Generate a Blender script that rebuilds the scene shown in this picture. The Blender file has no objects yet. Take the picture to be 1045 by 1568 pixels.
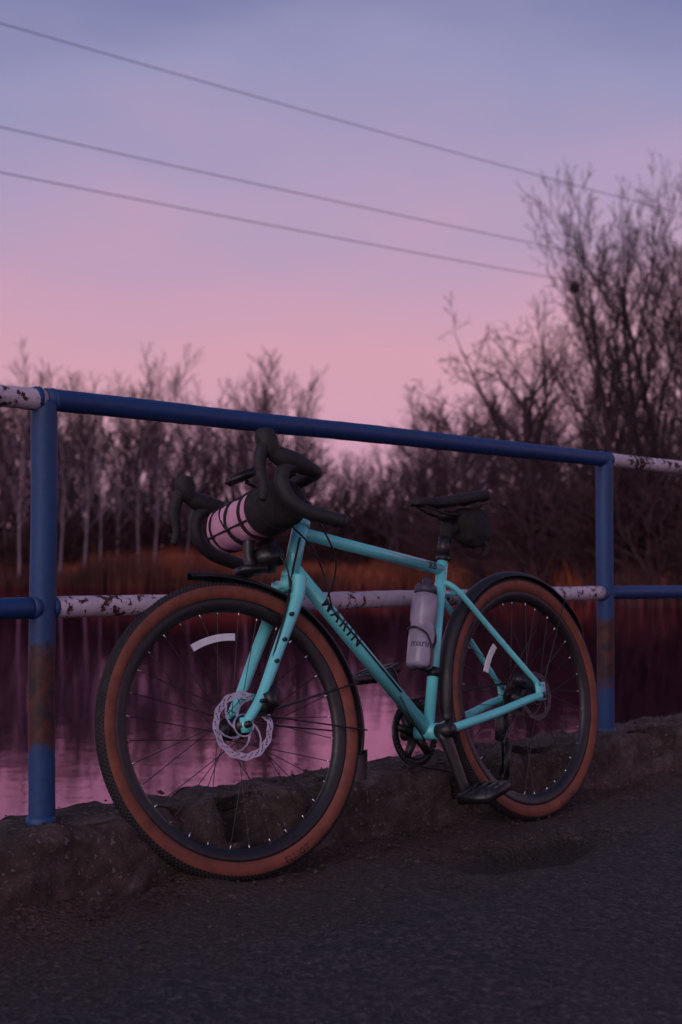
import bpy, bmesh, math, random
from math import sin, cos, pi, radians, sqrt, atan2
from mathutils import Vector, Matrix, noise
scene=bpy.context.scene
col=scene.collection
R=random.Random(7)
def lin(c):
    c=c/255.0
    return c/12.92 if c<=0.04045 else ((c+0.055)/1.055)**2.4
def S(r,g,b): return (lin(r),lin(g),lin(b),1)
# ------------------------------------------------------------ materials
class NT:
    def __init__(s,name):
        s.m=bpy.data.materials.new(name); s.m.use_nodes=True
        s.t=s.m.node_tree; s.n=s.t.nodes; s.l=s.t.links
        s.b=s.n['Principled BSDF']
    def node(s,ty,**kw):
        x=s.n.new(ty)
        for k,v in kw.items(): setattr(x,k,v)
        return x
    def coord(s,kind='Object'):
        if kind=='World':
            return s.node('ShaderNodeNewGeometry').outputs['Position']
        return s.node('ShaderNodeTexCoord').outputs[kind]
    def noise(s,scale,detail=4,rough=.55,co=None,dist=0):
        x=s.node('ShaderNodeTexNoise'); x.inputs['Scale'].default_value=scale
        x.inputs['Detail'].default_value=detail; x.inputs['Roughness'].default_value=rough
        x.inputs['Distortion'].default_value=dist
        if co is not None: s.l.new(co,x.inputs['Vector'])
        return x.outputs['Fac']
    def ramp(s,fac,stops):
        x=s.node('ShaderNodeValToRGB'); e=x.color_ramp.elements
        while len(e)<len(stops): e.new(.5)
        for i,(p,c) in enumerate(stops):
            e[i].position=p; e[i].color=c if len(c)==4 else (*c,1)
        s.l.new(fac,x.inputs['Fac']); return x.outputs['Color']
    def mix(s,fac,a,b,mode='MIX'):
        x=s.node('ShaderNodeMix',data_type='RGBA',blend_type=mode)
        for idx,v in ((0,fac),(6,a),(7,b)):
            if hasattr(v,'links'): s.l.new(v,x.inputs[idx])
            else: x.inputs[idx].default_value=v if idx==0 or len(v)==4 else (*v,1)
        return x.outputs[2]
    def math(s,op,a,b=0.0,clamp=False):
        x=s.node('ShaderNodeMath',operation=op); x.use_clamp=clamp
        for i,v in enumerate((a,b)):
            if hasattr(v,'links'): s.l.new(v,x.inputs[i])
            else: x.inputs[i].default_value=v
        return x.outputs[0]
    def base(s,c):
        if hasattr(c,'links'): s.l.new(c,s.b.inputs['Base Color'])
        else: s.b.inputs['Base Color'].default_value=c if len(c)==4 else (*c,1)
    def rough(s,c):
        if hasattr(c,'links'): s.l.new(c,s.b.inputs['Roughness'])
        else: s.b.inputs['Roughness'].default_value=c
    def bump(s,h,strength=.3,dist=.01):
        x=s.node('ShaderNodeBump'); x.inputs['Strength'].default_value=strength
        x.inputs['Distance'].default_value=dist
        s.l.new(h,x.inputs['Height']); s.l.new(x.outputs[0],s.b.inputs['Normal'])
def simple(name,c,rough=.5,metal=0,var=.25,scale=30,bump=.0,coat=0):
    t=NT(name); co=t.coord('World')
    f=t.noise(scale,5,.6,co)
    a=tuple(x*(1-var) for x in c); b=tuple(min(1,x*(1+var)) for x in c)
    t.base(t.ramp(f,[(.3,a),(.7,b)]))
    t.rough(t.ramp(t.noise(scale*1.7,4,.6,co),[(.3,(max(0,rough-.1),)*3),(.7,(min(1,rough+.12),)*3)]))
    t.b.inputs['Metallic'].default_value=metal
    if coat: t.b.inputs['Coat Weight'].default_value=coat
    if bump: t.bump(t.noise(scale*6,4,.6,co),bump,.002)
    return t.m
M_teal=simple('teal_paint',(.135,.62,.63),.34,0,.12,9,coat=.4)
M_black=simple('black_anodised',(.010,.009,.011),.42,0,.3,60)
M_rubber=simple('black_rubber',(.012,.010,.013),.7,0,.3,40,.3)
M_tape=simple('bar_tape',(.012,.010,.014),.6,0,.3,120,.5)
M_tan=simple('tan_sidewall',(.155,.040,.023),.65,0,.30,25,.25)
M_steel=simple('steel',(.42,.44,.50),.32,1,.15,40)
M_dsteel=simple('dark_steel',(.08,.08,.095),.4,1,.15,40)
M_spoke=simple('spoke_black',(.03,.028,.03),.35,.6,.1,10)
M_nip=simple('nipple',(.75,.75,.78),.3,1,.05,10)
M_fabric=simple('black_fabric',(.010,.009,.011),.85,0,.35,90,.6)
M_pink=simple('bag_pink_fabric',(.60,.31,.44),.6,0,.14,35,.6)
M_reflect=simple('reflector_white',(.62,.62,.66),.35,0,.1,60)
M_decal=simple('decal_black',(.01,.01,.012),.5,0,.1,60)
M_fender=simple('fender_plastic',(.010,.009,.012),.5,0,.3,30)
t=NT('bottle_plastic'); t.base(t.ramp(t.noise(14,3,.5,t.coord('World')),[(.3,(.30,.27,.36)),(.7,(.48,.44,.56))])); t.rough(.3)
t.b.inputs['Transmission Weight'].default_value=.4; M_bottle=t.m
M_cap=simple('bottle_cap',(.05,.042,.075),.45,0,.2,40)

def paint(name,c,thr,zones=False,under=(.03,.013,.011),sc=26,patch=.8,rg=.55):
    t=NT(name); co=t.coord('World')
    n1=t.noise(sc,8,.66,co,.3); n2=t.noise(5,3,.5,co); n3=t.noise(70,5,.6,co)
    m=t.math('ADD',n1,t.math('MULTIPLY',t.math('SUBTRACT',n2,.5),patch))
    chip=t.ramp(m,[(thr,(0,0,0)),(thr+.012,(1,1,1))])
    und=t.mix(n3,(under[0]*1.8,under[1]*1.8,under[2]*1.8),under)
    pc=t.mix(n3,tuple(x*.7 for x in c),tuple(min(1,x*1.2) for x in c))
    dirt=t.ramp(t.noise(9,7,.72,co),[(.42,(0,0,0)),(.75,(1,1,1))])
    pc=t.mix(t.math('MULTIPLY',dirt,.5),pc,(c[0]*.4+.01,c[1]*.35+.006,c[2]*.35+.006))
    cc=t.mix(chip,pc,und)
    if zones:
        sx=t.node('ShaderNodeSeparateXYZ'); t.l.new(co,sx.inputs[0])
        zz=t.math('ADD',sx.outputs[2],t.math('MULTIPLY',t.math('SUBTRACT',n1,.5),.12))
        z1=t.math('MULTIPLY',t.math('SUBTRACT',zz,.325),45,True)
        z2=t.math('MULTIPLY',t.math('SUBTRACT',.56,zz),45,True)
        zone=t.math('MULTIPLY',z1,z2,True)
        rust=t.mix(t.ramp(n1,[(.38,(0,0,0)),(.60,(1,1,1))]),(.010,.008,.012),(.075,.017,.010))
        cc=t.mix(zone,cc,rust)
    t.base(cc)
    t.rough(t.mix(chip,(rg,rg,rg),(.9,.9,.9)))
    h=t.math('SUBTRACT',t.math('MULTIPLY',t.noise(60,5,.6,co),.6),chip)
    t.bump(h,.7,.0015)
    return t.m
M_blue=paint('chipped_blue_paint',(.005,.045,.17),.82,under=(.012,.012,.02))
M_bluepost=paint('blue_post_paint',(.005,.050,.165),.76,True,under=(.018,.010,.010))
M_white=paint('chipped_white_paint',(.56,.48,.56),.585,under=(.03,.012,.010),sc=48,patch=.5)

# asphalt
t=NT('asphalt'); co=t.coord('World')
n=t.noise(95,5,.8,co); big=t.noise(1.6,5,.6,co); v=t.node('ShaderNodeTexVoronoi'); v.inputs['Scale'].default_value=85; t.l.new(co,v.inputs['Vector'])
c=t.ramp(n,[(.36,(.004,.0035,.005)),(.5,(.026,.021,.026)),(.62,(.115,.095,.110))])
sepc=t.node('ShaderNodeSeparateColor'); t.l.new(v.outputs['Color'],sepc.inputs[0])
c=t.mix(t.math('MULTIPLY',t.ramp(sepc.outputs[0],[(.62,(0,0,0)),(.95,(1,1,1))]),.8),c,(.14,.115,.135))
c=t.mix(t.math('MULTIPLY',t.ramp(sepc.outputs[1],[(.5,(0,0,0)),(.9,(1,1,1))]),.8),c,(.006,.004,.006))
c=t.mix(t.math('MULTIPLY',t.ramp(big,[(.35,(0,0,0)),(.7,(1,1,1))]),.45),c,(.016,.012,.015))
spk=t.ramp(v.outputs['Distance'],[(.0,(1,1,1)),(.36,(0,0,0))])
vn=t.ramp(t.noise(40,2,.5,co),[(.55,(0,0,0)),(.61,(1,1,1))])
c=t.mix(t.math('MULTIPLY',t.math('MULTIPLY',spk,vn),.8),c,(.34,.28,.32))
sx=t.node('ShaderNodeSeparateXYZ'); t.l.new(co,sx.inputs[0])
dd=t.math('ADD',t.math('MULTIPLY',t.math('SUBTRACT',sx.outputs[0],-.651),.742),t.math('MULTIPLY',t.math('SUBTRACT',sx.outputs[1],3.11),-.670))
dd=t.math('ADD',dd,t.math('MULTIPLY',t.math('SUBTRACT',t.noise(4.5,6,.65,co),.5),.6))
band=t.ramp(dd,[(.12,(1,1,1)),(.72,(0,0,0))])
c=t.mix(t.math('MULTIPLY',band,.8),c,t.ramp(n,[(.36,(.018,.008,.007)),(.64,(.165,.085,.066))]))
hole=t.math('MULTIPLY',t.math('SUBTRACT',-.014,sx.outputs[2]),40,True)
c=t.mix(t.math('MULTIPLY',hole,.75),c,t.ramp(n,[(.36,(.004,.003,.003)),(.66,(.045,.026,.022))]))
t.base(c); t.rough(.85)
t.bump(t.math('ADD',t.math('MULTIPLY',v.outputs['Distance'],1.3),t.noise(120,4,.75,co)),1,.025); M_asphalt=t.m
# concrete
t=NT('weathered_concrete'); co=t.coord('World')
a=t.noise(8,9,.72,co,.5); b=t.noise(45,6,.75,co)
c=t.ramp(a,[(.32,(.040,.023,.021)),(.46,(.110,.068,.058)),(.58,(.175,.120,.110)),(.66,(.28,.215,.22)),(.75,(.07,.048,.048))])
c=t.mix(t.ramp(b,[(.44,(0,0,0)),(.68,(.8,.8,.8))]),c,(.030,.018,.017))
c=t.mix(t.ramp(t.noise(90,2,.5,co),[(.63,(0,0,0)),(.69,(1,1,1))]),c,(.30,.24,.26))
t.base(c); t.rough(.92)
t.bump(t.math('ADD',t.noise(28,9,.8,co),t.math('MULTIPLY',b,.6)),1,.05); M_conc=t.m
# water : peaty, reflective
t=NT('lake_water'); co=t.coord('World')
gl=t.node('ShaderNodeBsdfGlossy'); gl.inputs['Color'].default_value=(1,.64,.92,1); gl.inputs['Roughness'].default_value=.04
df=t.node('ShaderNodeBsdfDiffuse'); df.inputs['Color'].default_value=(.016,.006,.011,1)
fr=t.node('ShaderNodeFresnel'); fr.inputs['IOR'].default_value=1.36
mx=t.node('ShaderNodeMixShader'); t.l.new(fr.outputs[0],mx.inputs[0]); t.l.new(df.outputs[0],mx.inputs[1]); t.l.new(gl.outputs[0],mx.inputs[2])
bp=t.node('ShaderNodeBump'); bp.inputs['Strength'].default_value=.03; bp.inputs['Distance'].default_value=.08
t.l.new(t.math('ADD',t.noise(2.2,4,.55,co),t.math('MULTIPLY',t.noise(.3,2,.5,co),1.2)),bp.inputs['Height'])
for q in (gl,df,fr): t.l.new(bp.outputs[0],q.inputs['Normal'])
t.n.remove(t.b); t.l.new(mx.outputs[0],t.n['Material Output'].inputs[0]); M_water=t.m
# ground
t=NT('bank_soil'); co=t.coord('World')
t.base(t.ramp(t.noise(.35,8,.7,co),[(.3,(.024,.011,.010)),(.55,(.060,.022,.016)),(.75,(.09,.035,.024))])); t.rough(.95)
t.bump(t.noise(2,6,.7,co),.8,.3); M_soil=t.m
def bark(name,c1,c2,scale=3):
    t=NT(name); co=t.coord('Object')
    oi=t.node('ShaderNodeObjectInfo')
    c=t.ramp(t.noise(scale,5,.7,co),[(.3,c1),(.7,c2)])
    c=t.mix(t.math('MULTIPLY',oi.outputs['Random'],.45),c,(c1[0]*.55,c1[1]*.55,c1[2]*.6))
    t.base(c); t.rough(.9); return t.m
M_bark=bark('tree_bark',(.040,.018,.029),(.090,.043,.064))  # lilac cast in the bark colour stands in for haze over distance
M_barkback=bark('hazy_far_bark',(.052,.023,.036),(.092,.044,.062))  # distance haze put into the bark colour as lilac-brown, no volume used
M_barkdark=bark('dark_bark',(.024,.011,.018),(.052,.024,.035))
M_birch=bark('birch_bark',(.15,.10,.13),(.34,.25,.30),4)
M_shrub=bark('shrub_twigs',(.040,.017,.023),(.085,.033,.037))
t=NT('dry_reeds'); co=t.coord('World')
t.base(t.ramp(t.noise(.12,3,.6,co),[(.35,(.045,.016,.014)),(.50,(.10,.028,.018)),(.64,(.32,.075,.037))])); t.rough(.9); M_reed=t.m

# ------------------------------------------------------------ mesh helpers
def mk(name,V,F,mat,parent=None,smooth=True,mats=None,fm=None,mw=None):
    me=bpy.data.meshes.new(name); me.from_pydata([tuple(v) for v in V],[],F); 
    if mats:
        for m in mats: me.materials.append(m)
        if fm: me.polygons.foreach_set('material_index',fm)
    else: me.materials.append(mat)
    if smooth: me.polygons.foreach_set('use_smooth',[True]*len(me.polygons))
    me.update()
    o=bpy.data.objects.new(name,me); col.objects.link(o)
    if parent: o.parent=parent
    if mw is not None:
        c=sum((Vector(v) for v in V),Vector())/len(V)
        me.transform(Matrix.Translation(-c)); o.matrix_world=mw@Matrix.Translation(c)
    return o
def empty(name,mw=Matrix()):
    e=bpy.data.objects.new(name,None); e.matrix_world=mw; e.empty_display_size=.2; col.objects.link(e); return e
class Geo:
    def __init__(s): s.V=[]; s.F=[]; s.M=[]
    def add(s,V,F,m=0):
        o=len(s.V); s.V+= [Vector(v) for v in V]; s.F+=[tuple(i+o for i in f) for f in F]; s.M+=[m]*len(F); return s
    def tube(s,pts,rad,sides=10,m=0,cap=True,sx=1,closed=False,ref=None):
        pts=[Vector(p) for p in pts]; n=len(pts)
        if not hasattr(rad,'__len__'): rad=[rad]*n
        V=[];F=[]; u=None
        for i,p in enumerate(pts):
            if closed: d=(pts[(i+1)%n]-pts[i-1])
            else: d=(pts[min(i+1,n-1)]-pts[max(i-1,0)])
            d.normalize()
            if u is None:
                u=Vector(ref) if ref else d.orthogonal()
            u=(u-d*u.dot(d)).normalized(); w=d.cross(u)
            for k in range(sides):
                a=2*pi*k/sides; V.append(p+u*(cos(a)*rad[i]*sx)+w*(sin(a)*rad[i]))
        for i in range(n if closed else n-1):
            j=(i+1)%n
            for k in range(sides):
                k2=(k+1)%sides; F.append((i*sides+k,i*sides+k2,j*sides+k2,j*sides+k))
        if cap and not closed:
            F.append(tuple(range(sides-1,-1,-1))); F.append(tuple((n-1)*sides+k for k in range(sides)))
        return s.add(V,F,m)
    def xf(s,fn): s.V=[fn(v) for v in s.V]; return s
    def obj(s,name,mats,parent=None,smooth=True,mw=None):
        if not isinstance(mats,(list,tuple)): mats=[mats]
        return mk(name,s.V,s.F,None,parent,smooth,mats,s.M,mw)
def catmull(P,n=6):
    P=[Vector(p) for p in P]; out=[]
    for i in range(len(P)-1):
        p0=P[max(i-1,0)];p1=P[i];p2=P[i+1];p3=P[min(i+2,len(P)-1)]
        for k in range(n):
            t=k/n; out.append(.5*((2*p1)+(p2-p0)*t+(2*p0-5*p1+4*p2-p3)*t*t+(3*p1-p0-3*p2+p3)*t**3))
    out.append(P[-1]); return out
def box(c,h,rot=None,bev=.15):
    bm=bmesh.new(); bmesh.ops.create_cube(bm,size=1)
    for v in bm.verts: v.co=Vector((v.co.x*2*h[0],v.co.y*2*h[1],v.co.z*2*h[2]))
    bmesh.ops.bevel(bm,geom=bm.edges[:],offset=min(h)*2*bev,segments=2,affect='EDGES')
    V=[]
    for v in bm.verts:
        p=v.co.copy()
        if rot: p=rot@p
        V.append(p+Vector(c))
    bm.verts.index_update(); F=[tuple(v.index for v in f.verts) for f in bm.faces]; bm.free(); return V,F

# ------------------------------------------------------------ camera, world
cd=bpy.data.cameras.new('camera'); cam=bpy.data.objects.new('camera',cd); col.objects.link(cam); scene.camera=cam
cam.location=(0,0,.72); cam.rotation_euler=(radians(90+2.26),0,0)
cd.sensor_fit='VERTICAL'; cd.sensor_height=36; cd.lens=50; cd.clip_end=3000; cd.clip_start=.05
cd.dof.use_dof=True; cd.dof.focus_distance=3.4; cd.dof.aperture_fstop=4.2
w=bpy.data.worlds.new('World'); scene.world=w; w.use_nodes=True
nt=w.node_tree; N=nt.nodes; L=nt.links; bg=N['Background']
tc=N.new('ShaderNodeTexCoord'); sp=N.new('ShaderNodeSeparateXYZ'); L.new(tc.outputs['Generated'],sp.inputs[0])
nz=N.new('ShaderNodeTexNoise'); nz.inputs['Scale'].default_value=2.6; nz.inputs['Detail'].default_value=4
mp=N.new('ShaderNodeMapping'); mp.inputs['Scale'].default_value=(1,1,3.0); L.new(tc.outputs['Generated'],mp.inputs[0]); L.new(mp.outputs[0],nz.inputs['Vector'])
def wm(op,a,b):
    x=N.new('ShaderNodeMath'); x.operation=op
    for i,v in enumerate((a,b)):
        if hasattr(v,'links'): L.new(v,x.inputs[i])
        else: x.inputs[i].default_value=v
    return x.outputs[0]
zc=wm('ADD',sp.outputs[2],wm('MULTIPLY',wm('SUBTRACT',nz.outputs['Fac'],.5),.21))
zc=wm('ADD',zc,wm('MULTIPLY',sp.outputs[0],-.03))
rp=N.new('ShaderNodeValToRGB'); L.new(zc,rp.inputs[0]); e=rp.color_ramp.elements
stops=[(0,S(190,140,172)),(.07,S(210,155,182)),(.14,S(213,158,178)),(.20,S(200,156,184)),(.26,S(178,155,190)),(.32,S(152,148,188)),(.38,S(122,124,170)),(.50,S(84,88,138)),(1,S(76,80,128))]
while len(e)<len(stops): e.new(.5)
for i,(p,c) in enumerate(stops): e[i].position=p; e[i].color=c
sky=N.new('ShaderNodeTexSky'); sky.sky_type='NISHITA'; sky.sun_disc=False; sky.sun_elevation=radians(3); sky.sun_rotation=radians(200)
bg2=N.new('ShaderNodeBackground'); L.new(sky.outputs[0],bg2.inputs[0]); bg2.inputs[1].default_value=.012
dot=N.new('ShaderNodeVectorMath'); dot.operation='DOT_PRODUCT'; L.new(tc.outputs['Generated'],dot.inputs[0]); dot.inputs[1].default_value=Vector((-.45,-.85,.25)).normalized()
gl=wm('POWER',wm('MAXIMUM',dot.outputs['Value'],0.0),3.0)
bg3=N.new('ShaderNodeBackground'); bg3.inputs[0].default_value=(1,.80,.86,1); L.new(wm('MULTIPLY',gl,.85),bg3.inputs[1])
L.new(rp.outputs[0],bg.inputs[0]); bg.inputs[1].default_value=.95
ad=N.new('ShaderNodeAddShader'); ad2=N.new('ShaderNodeAddShader')
L.new(bg.outputs[0],ad.inputs[0]); L.new(bg2.outputs[0],ad.inputs[1]); L.new(ad.outputs[0],ad2.inputs[0]); L.new(bg3.outputs[0],ad2.inputs[1])
L.new(ad2.outputs[0],N['World Output'].inputs[0])
sl=bpy.data.lights.new('sun','SUN'); sl.energy=.5; sl.angle=radians(30); sl.color=(1,.86,.86)
so=bpy.data.objects.new('sun',sl); col.objects.link(so); so.rotation_euler=Vector((.42,.85,-.42)).to_track_quat('-Z','Y').to_euler(); so.location=(-5,-10,6)
scene.view_settings.view_transform='Standard'; scene.view_settings.look='None'; scene.view_settings.exposure=0

# ------------------------------------------------------------ rail frame
P1=Vector((-.651,3.11,0)); U=Vector((.670,.742,0)).normalized(); NR=Vector((U.y,-U.x,0))
def RL(t,d,z): return P1+U*t+NR*d+Vector((0,0,z))
rail=empty('metal_railing',Matrix.Translation(P1+Vector((0,0,.17))))
def rchild(g,name,mats):
    off=-(P1+Vector((0,0,.17))); g.xf(lambda v:v+off); return g.obj(name,mats,rail)
SP=2.305
def bar(a,b,r,name,mat,z):
    pts=[]; n=max(2,int((b-a)/.03))
    for i in range(n+1):
        t=a+(b-a)*i/n; pts.append(RL(t,noise.noise(Vector((t*2,z,0)))*.004,z+noise.noise(Vector((t*1.3,z,5)))*.006))
    rad=[r*(1+.06*noise.noise(Vector((p.x*16,p.y*16,z)))) for p in pts]
    g=Geo().tube(pts,rad,20); rchild(g,name,mat)
bar(.0,SP,.0250,'top_rail_blue',M_blue,1.090)
bar(-SP,-.006,.0245,'top_rail_white',M_white,1.088)
bar(SP+.02,2*SP,.0245,'top_rail_white_b',M_white,1.090)
bar(2*SP+.02,3*SP,.0245,'top_rail_blue_b',M_blue,1.090)
bar(.024,SP-.024,.0235,'lower_rail_white',M_white,.634)
bar(-SP,-.024,.0235,'lower_rail_blue',M_blue,.634)
bar(SP+.024,2*SP,.0235,'lower_rail_blue_b',M_blue,.634)
bar(2*SP+.02,3*SP,.0235,'lower_rail_white_b',M_white,.634)
for i,t0 in enumerate((-SP,0,SP,2*SP,3*SP)):
    pts=[RL(t0+noise.noise(Vector((z*3,i,0)))*.004,0,z) for z in [.12+.04*k for k in range(25)]]+[RL(t0,0,1.086)]
    gg=Geo().tube(pts,[.0290*(1+.03*noise.noise(Vector((k*1.1,i,2)))) for k in range(len(pts)-2)]+[.0275,.0265],20)
    for zc_ in (.634,1.09):
        for sgn in (-1,1):
            gg.tube([RL(t0+sgn*.018,0,zc_),RL(t0+sgn*.027,0,zc_),RL(t0+sgn*.033,0,zc_)],[.0275,.0262,.0235],16)
    gg.tube([RL(t0,0,.15),RL(t0,0,.176),RL(t0,0,.186)],[.036,.033,.028],16)
    rchild(gg,'post_%d'%(i+1),M_bluepost)

# ------------------------------------------------------------ kerb
def kerb():
    prof=[]
    def seg(a,b,n):
        for i in range(n): prof.append((a[0]+(b[0]-a[0])*i/n,a[1]+(b[1]-a[1])*i/n))
    seg((.138,-.08),(.125,.15),16); seg((.125,.15),(.10,.172),3); seg((.10,.172),(-.13,.168),18); seg((-.13,.168),(-.15,.15),3); seg((-.15,.15),(-.15,-2.2),8); prof.append((-.15,-2.2))
    ts=[-30,-12,-6,-3]; t=-1.6
    while t<6: ts.append(t); t+=.013
    ts+= [8,12,20,40]
    V=[];F=[];m=len(prof)
    for t in ts:
        for (d,z) in prof:
            p=Vector((t*5,d*6,z*6))
            a=noise.fractal(p,1,2,5)*.024; b=noise.fractal(p*2.6+Vector((9,3,1)),1,2,4)*.012
            vo=noise.voronoi(Vector((t*15,d*15,z*15)))[0]; st_=(vo[1]-vo[0])*.008-.003
            e=0
            if z>.08 and d>.05:
                e=max(0,noise.noise(Vector((t*3.1,2,7)))+.6*noise.noise(Vector((t*11,5,7)))-.05)*.10
            if z>.1 and d<-.1: e=-max(0,noise.noise(Vector((t*3.7,8,1)))+.5*noise.noise(Vector((t*12,8,1))))*.07
            big=noise.noise(Vector((t*.9,3,3)))*.012
            front=(d>.09); back=(d<-.12)
            V.append(RL(t,d+((a+st_) if front else (a if back else 0))-e+big*.6, z+((a*.4+b*.8+st_*.4) if z>.12 else 0)-abs(e)*.6))
    for i in range(len(ts)-1):
        for k in range(m-1): F.append((i*m+k,(i+1)*m+k,(i+1)*m+k+1,i*m+k+1))
    return mk('concrete_kerb',V,F,M_conc)
kerb()
def road():
    ts=[-60,-30,-15,-8,-5,-3.5]; t=-2.6
    while t<5: ts.append(t); t+=.025
    ts+=[5.5,6.5,8,12,20,40,80]
    ds=[]; d=.05
    while d<2.4: ds.append(d); d+=.02
    ds+=[2.6,2.9,3.4,4.2,5.5,7.5,10]
    V=[];F=[];m=len(ds)
    for t in ts:
        for d in ds:
            z=noise.fractal(Vector((t*1.4,d*1.4,0)),1,2,4)*.007+noise.noise(Vector((t*17,d*17,3)))*.004+noise.noise(Vector((t*38,d*38,3)))*.003
            z+=(.035+.02*noise.noise(Vector((t*13,d*13,0))))*math.exp(-max(0,d-.12)/.07)*(.7+1.1*noise.noise(Vector((t*4,0,9))))
            q=((t-1.20)/.26)**2+((d-.46)/.115)**2; q*=1+.8*noise.noise(Vector((t*8,d*8,1)))+.45*noise.noise(Vector((t*24,d*24,1)))
            z-=.070*math.exp(-max(q,0)**1.5) 
            for (tc_,dc_) in ((.452,.187),(1.553,.235)):
                r=sqrt((t-tc_)**2+(d-dc_)**2); k=math.exp(-(r/.10)**2); z=z*(1-k)
            V.append(RL(t,d,z))
    for i in range(len(ts)-1):
        for k in range(m-1): F.append((i*m+k,i*m+k+1,(i+1)*m+k+1,(i+1)*m+k))
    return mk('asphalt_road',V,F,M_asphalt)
road()
gp=Geo(); rp_=random.Random(11)
for i in range(4200):
    u_=rp_.random()
    if u_<.5: t=rp_.uniform(-1.2,4.5); d=.13+abs(rp_.gauss(0,.15))
    elif u_<.85: t=rp_.uniform(-1.2,4.5); d=rp_.uniform(.1,2.2)
    else: t=rp_.uniform(-.6,4); d=rp_.uniform(-.12,.11)
    r=rp_.choice([.002,.003,.003,.004,.005,.008]) if d<.5 else rp_.choice([.002,.0025,.003,.004])
    z=.004+.03*math.exp(-max(0,d-.12)/.07) if d>.12 else .172
    c=RL(t,d,z); V=[c+Vector((rp_.uniform(.6,1.2)*r*x,rp_.uniform(.6,1.2)*r*y,rp_.uniform(.5,.9)*r*zz)) for x,y,zz in ((1,0,0),(-1,0,0),(0,1,0),(0,-1,0),(0,0,1),(0,0,-1))]
    gp.add(V,[(0,2,4),(2,1,4),(1,3,4),(3,0,4),(2,0,5),(1,2,5),(3,1,5),(0,3,5)])
gp.obj('gravel_debris',M_conc,smooth=False)

# ------------------------------------------------------------ water and terrain
WZ=-.32
mk('lake_water',[(-900,-900,WZ),(900,-900,WZ),(900,900,WZ),(-900,900,WZ)],[(0,1,2,3)],M_water)
def shore(x):
    s=76
    if x>4: s=76-(min(x,8)-4)/4*38
    return s+2.0*noise.noise(Vector((x*.08,0,0)))+.6*noise.noise(Vector((x*.5,1,0)))
def gz(x,y):
    a=y-shore(x); far=-2.2
    if a>0 : far=WZ+min(1.1,a*.14)+.25*noise.noise(Vector((x*.2,y*.2,0)))*min(1,a/4)+min(3,max(0,a-40)*.02)
    elif a>-8: far=WZ+a*.2
    d=(Vector((x,y,0))-P1).dot(NR)
    back=-2.2
    if d>10.5: back=min(-.15,-2.2+(d-10.5)*.7)
    return max(far,back)
xs=[-900,-500,-250,-140,-90]+[ -70+2*i for i in range(36)]+[3+i for i in range(12)]+[16+2*i for i in range(26)]+[90,140,250,500,900]
ys=[-900,-400,-150,-60,-40,-30,-24,-20,-16,-12,-8,-4,0,5,10,20,26]+[30+1.2*i for i in range(60)]+[105,112,120,140,180,260,400,900]
V=[(x,y,gz(x,y)) for x in xs for y in ys]; m=len(ys)
mk('ground',V,[(i*m+k,(i+1)*m+k,(i+1)*m+k+1,i*m+k+1) for i in range(len(xs)-1) for k in range(m-1)],M_soil)

# ------------------------------------------------------------ trees
def grow(G,p,d,L,r,lev,c,rg):
    n=c['seg'][lev]; sides=7 if lev==0 else (4 if lev==1 else 3)
    step=L/n; pts=[p.copy()]; rad=[r]; dirs=[d.copy()]
    wig=c['wig'][lev]; up=c['up'][lev]; tip=max(c['minr'],r*c['tip'][lev])
    for i in range(n):
        d=(d+Vector((rg.gauss(0,wig),rg.gauss(0,wig),rg.gauss(0,wig)+up))).normalized()
        p=p+d*step; pts.append(p.copy()); dirs.append(d.copy()); rad.append(r+(tip-r)*((i+1)/n)**.9)
    V=[];F=[];u=dirs[0].orthogonal()
    for i,q in enumerate(pts):
        dd=dirs[i]; u=(u-dd*u.dot(dd)).normalized(); ww=dd.cross(u)
        for k in range(sides):
            a=2*pi*k/sides; V.append(q+u*(cos(a)*rad[i])+ww*(sin(a)*rad[i]))
    for i in range(n):
        for k in range(sides):
            k2=(k+1)%sides; F.append((i*sides+k,i*sides+k2,(i+1)*sides+k2,(i+1)*sides+k))
    o=len(G[0]); G[0].extend(V); G[1].extend([tuple(x+o for x in f) for f in F])
    if lev>=len(c['nc']): return
    nc=c['nc'][lev]; az=rg.uniform(0,6.28)
    for j in range(nc):
        t=c['t0'][lev]+(1-c['t0'][lev])*((j+rg.random())/nc); t=min(.99,t)
        f=t*n; i=int(f); q=pts[i].lerp(pts[i+1],f-i); dd=dirs[i+1]
        az+=2.4+rg.uniform(-.5,.5)
        ang=c['ang'][lev]*rg.uniform(.65,1.3)
        u=dd.orthogonal().normalized(); ww=dd.cross(u)
        cd_=(dd*cos(ang)+(u*cos(az)+ww*sin(az))*sin(ang)).normalized()
        cl=L*c['ratio'][lev]*(1.15-c['fall'][lev]*t)*rg.uniform(.6,1.2)
        cr=min(rad[i]*.75,max(c['minr'],rad[i]*c['rr'][lev]))
        grow(G,q,cd_,cl,cr,lev+1,c,rg)
def tree_mesh(name,c,seed,mat):
    G=([],[]); rg=random.Random(seed)
    grow(G,Vector((0,0,-.3)),Vector((c.get('lean',0),0,1)).normalized(),c['H'],c['r'],0,c,rg)
    for k in range(c.get('stems',1)-1):
        a=rg.uniform(0,6.28); sp_=c.get('splay',.28); grow(G,Vector((.25*cos(a),.25*sin(a),-.3)),Vector((sp_*cos(a),sp_*sin(a),1)).normalized(),c['H']*rg.uniform(.7,.98),c['r']*.8,0,c,rg)
    me=bpy.data.meshes.new(name); me.from_pydata([tuple(v) for v in G[0]],[],G[1]); me.materials.append(mat)
    me.polygons.foreach_set('use_smooth',[True]*len(me.polygons)); me.update(); return me
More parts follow.
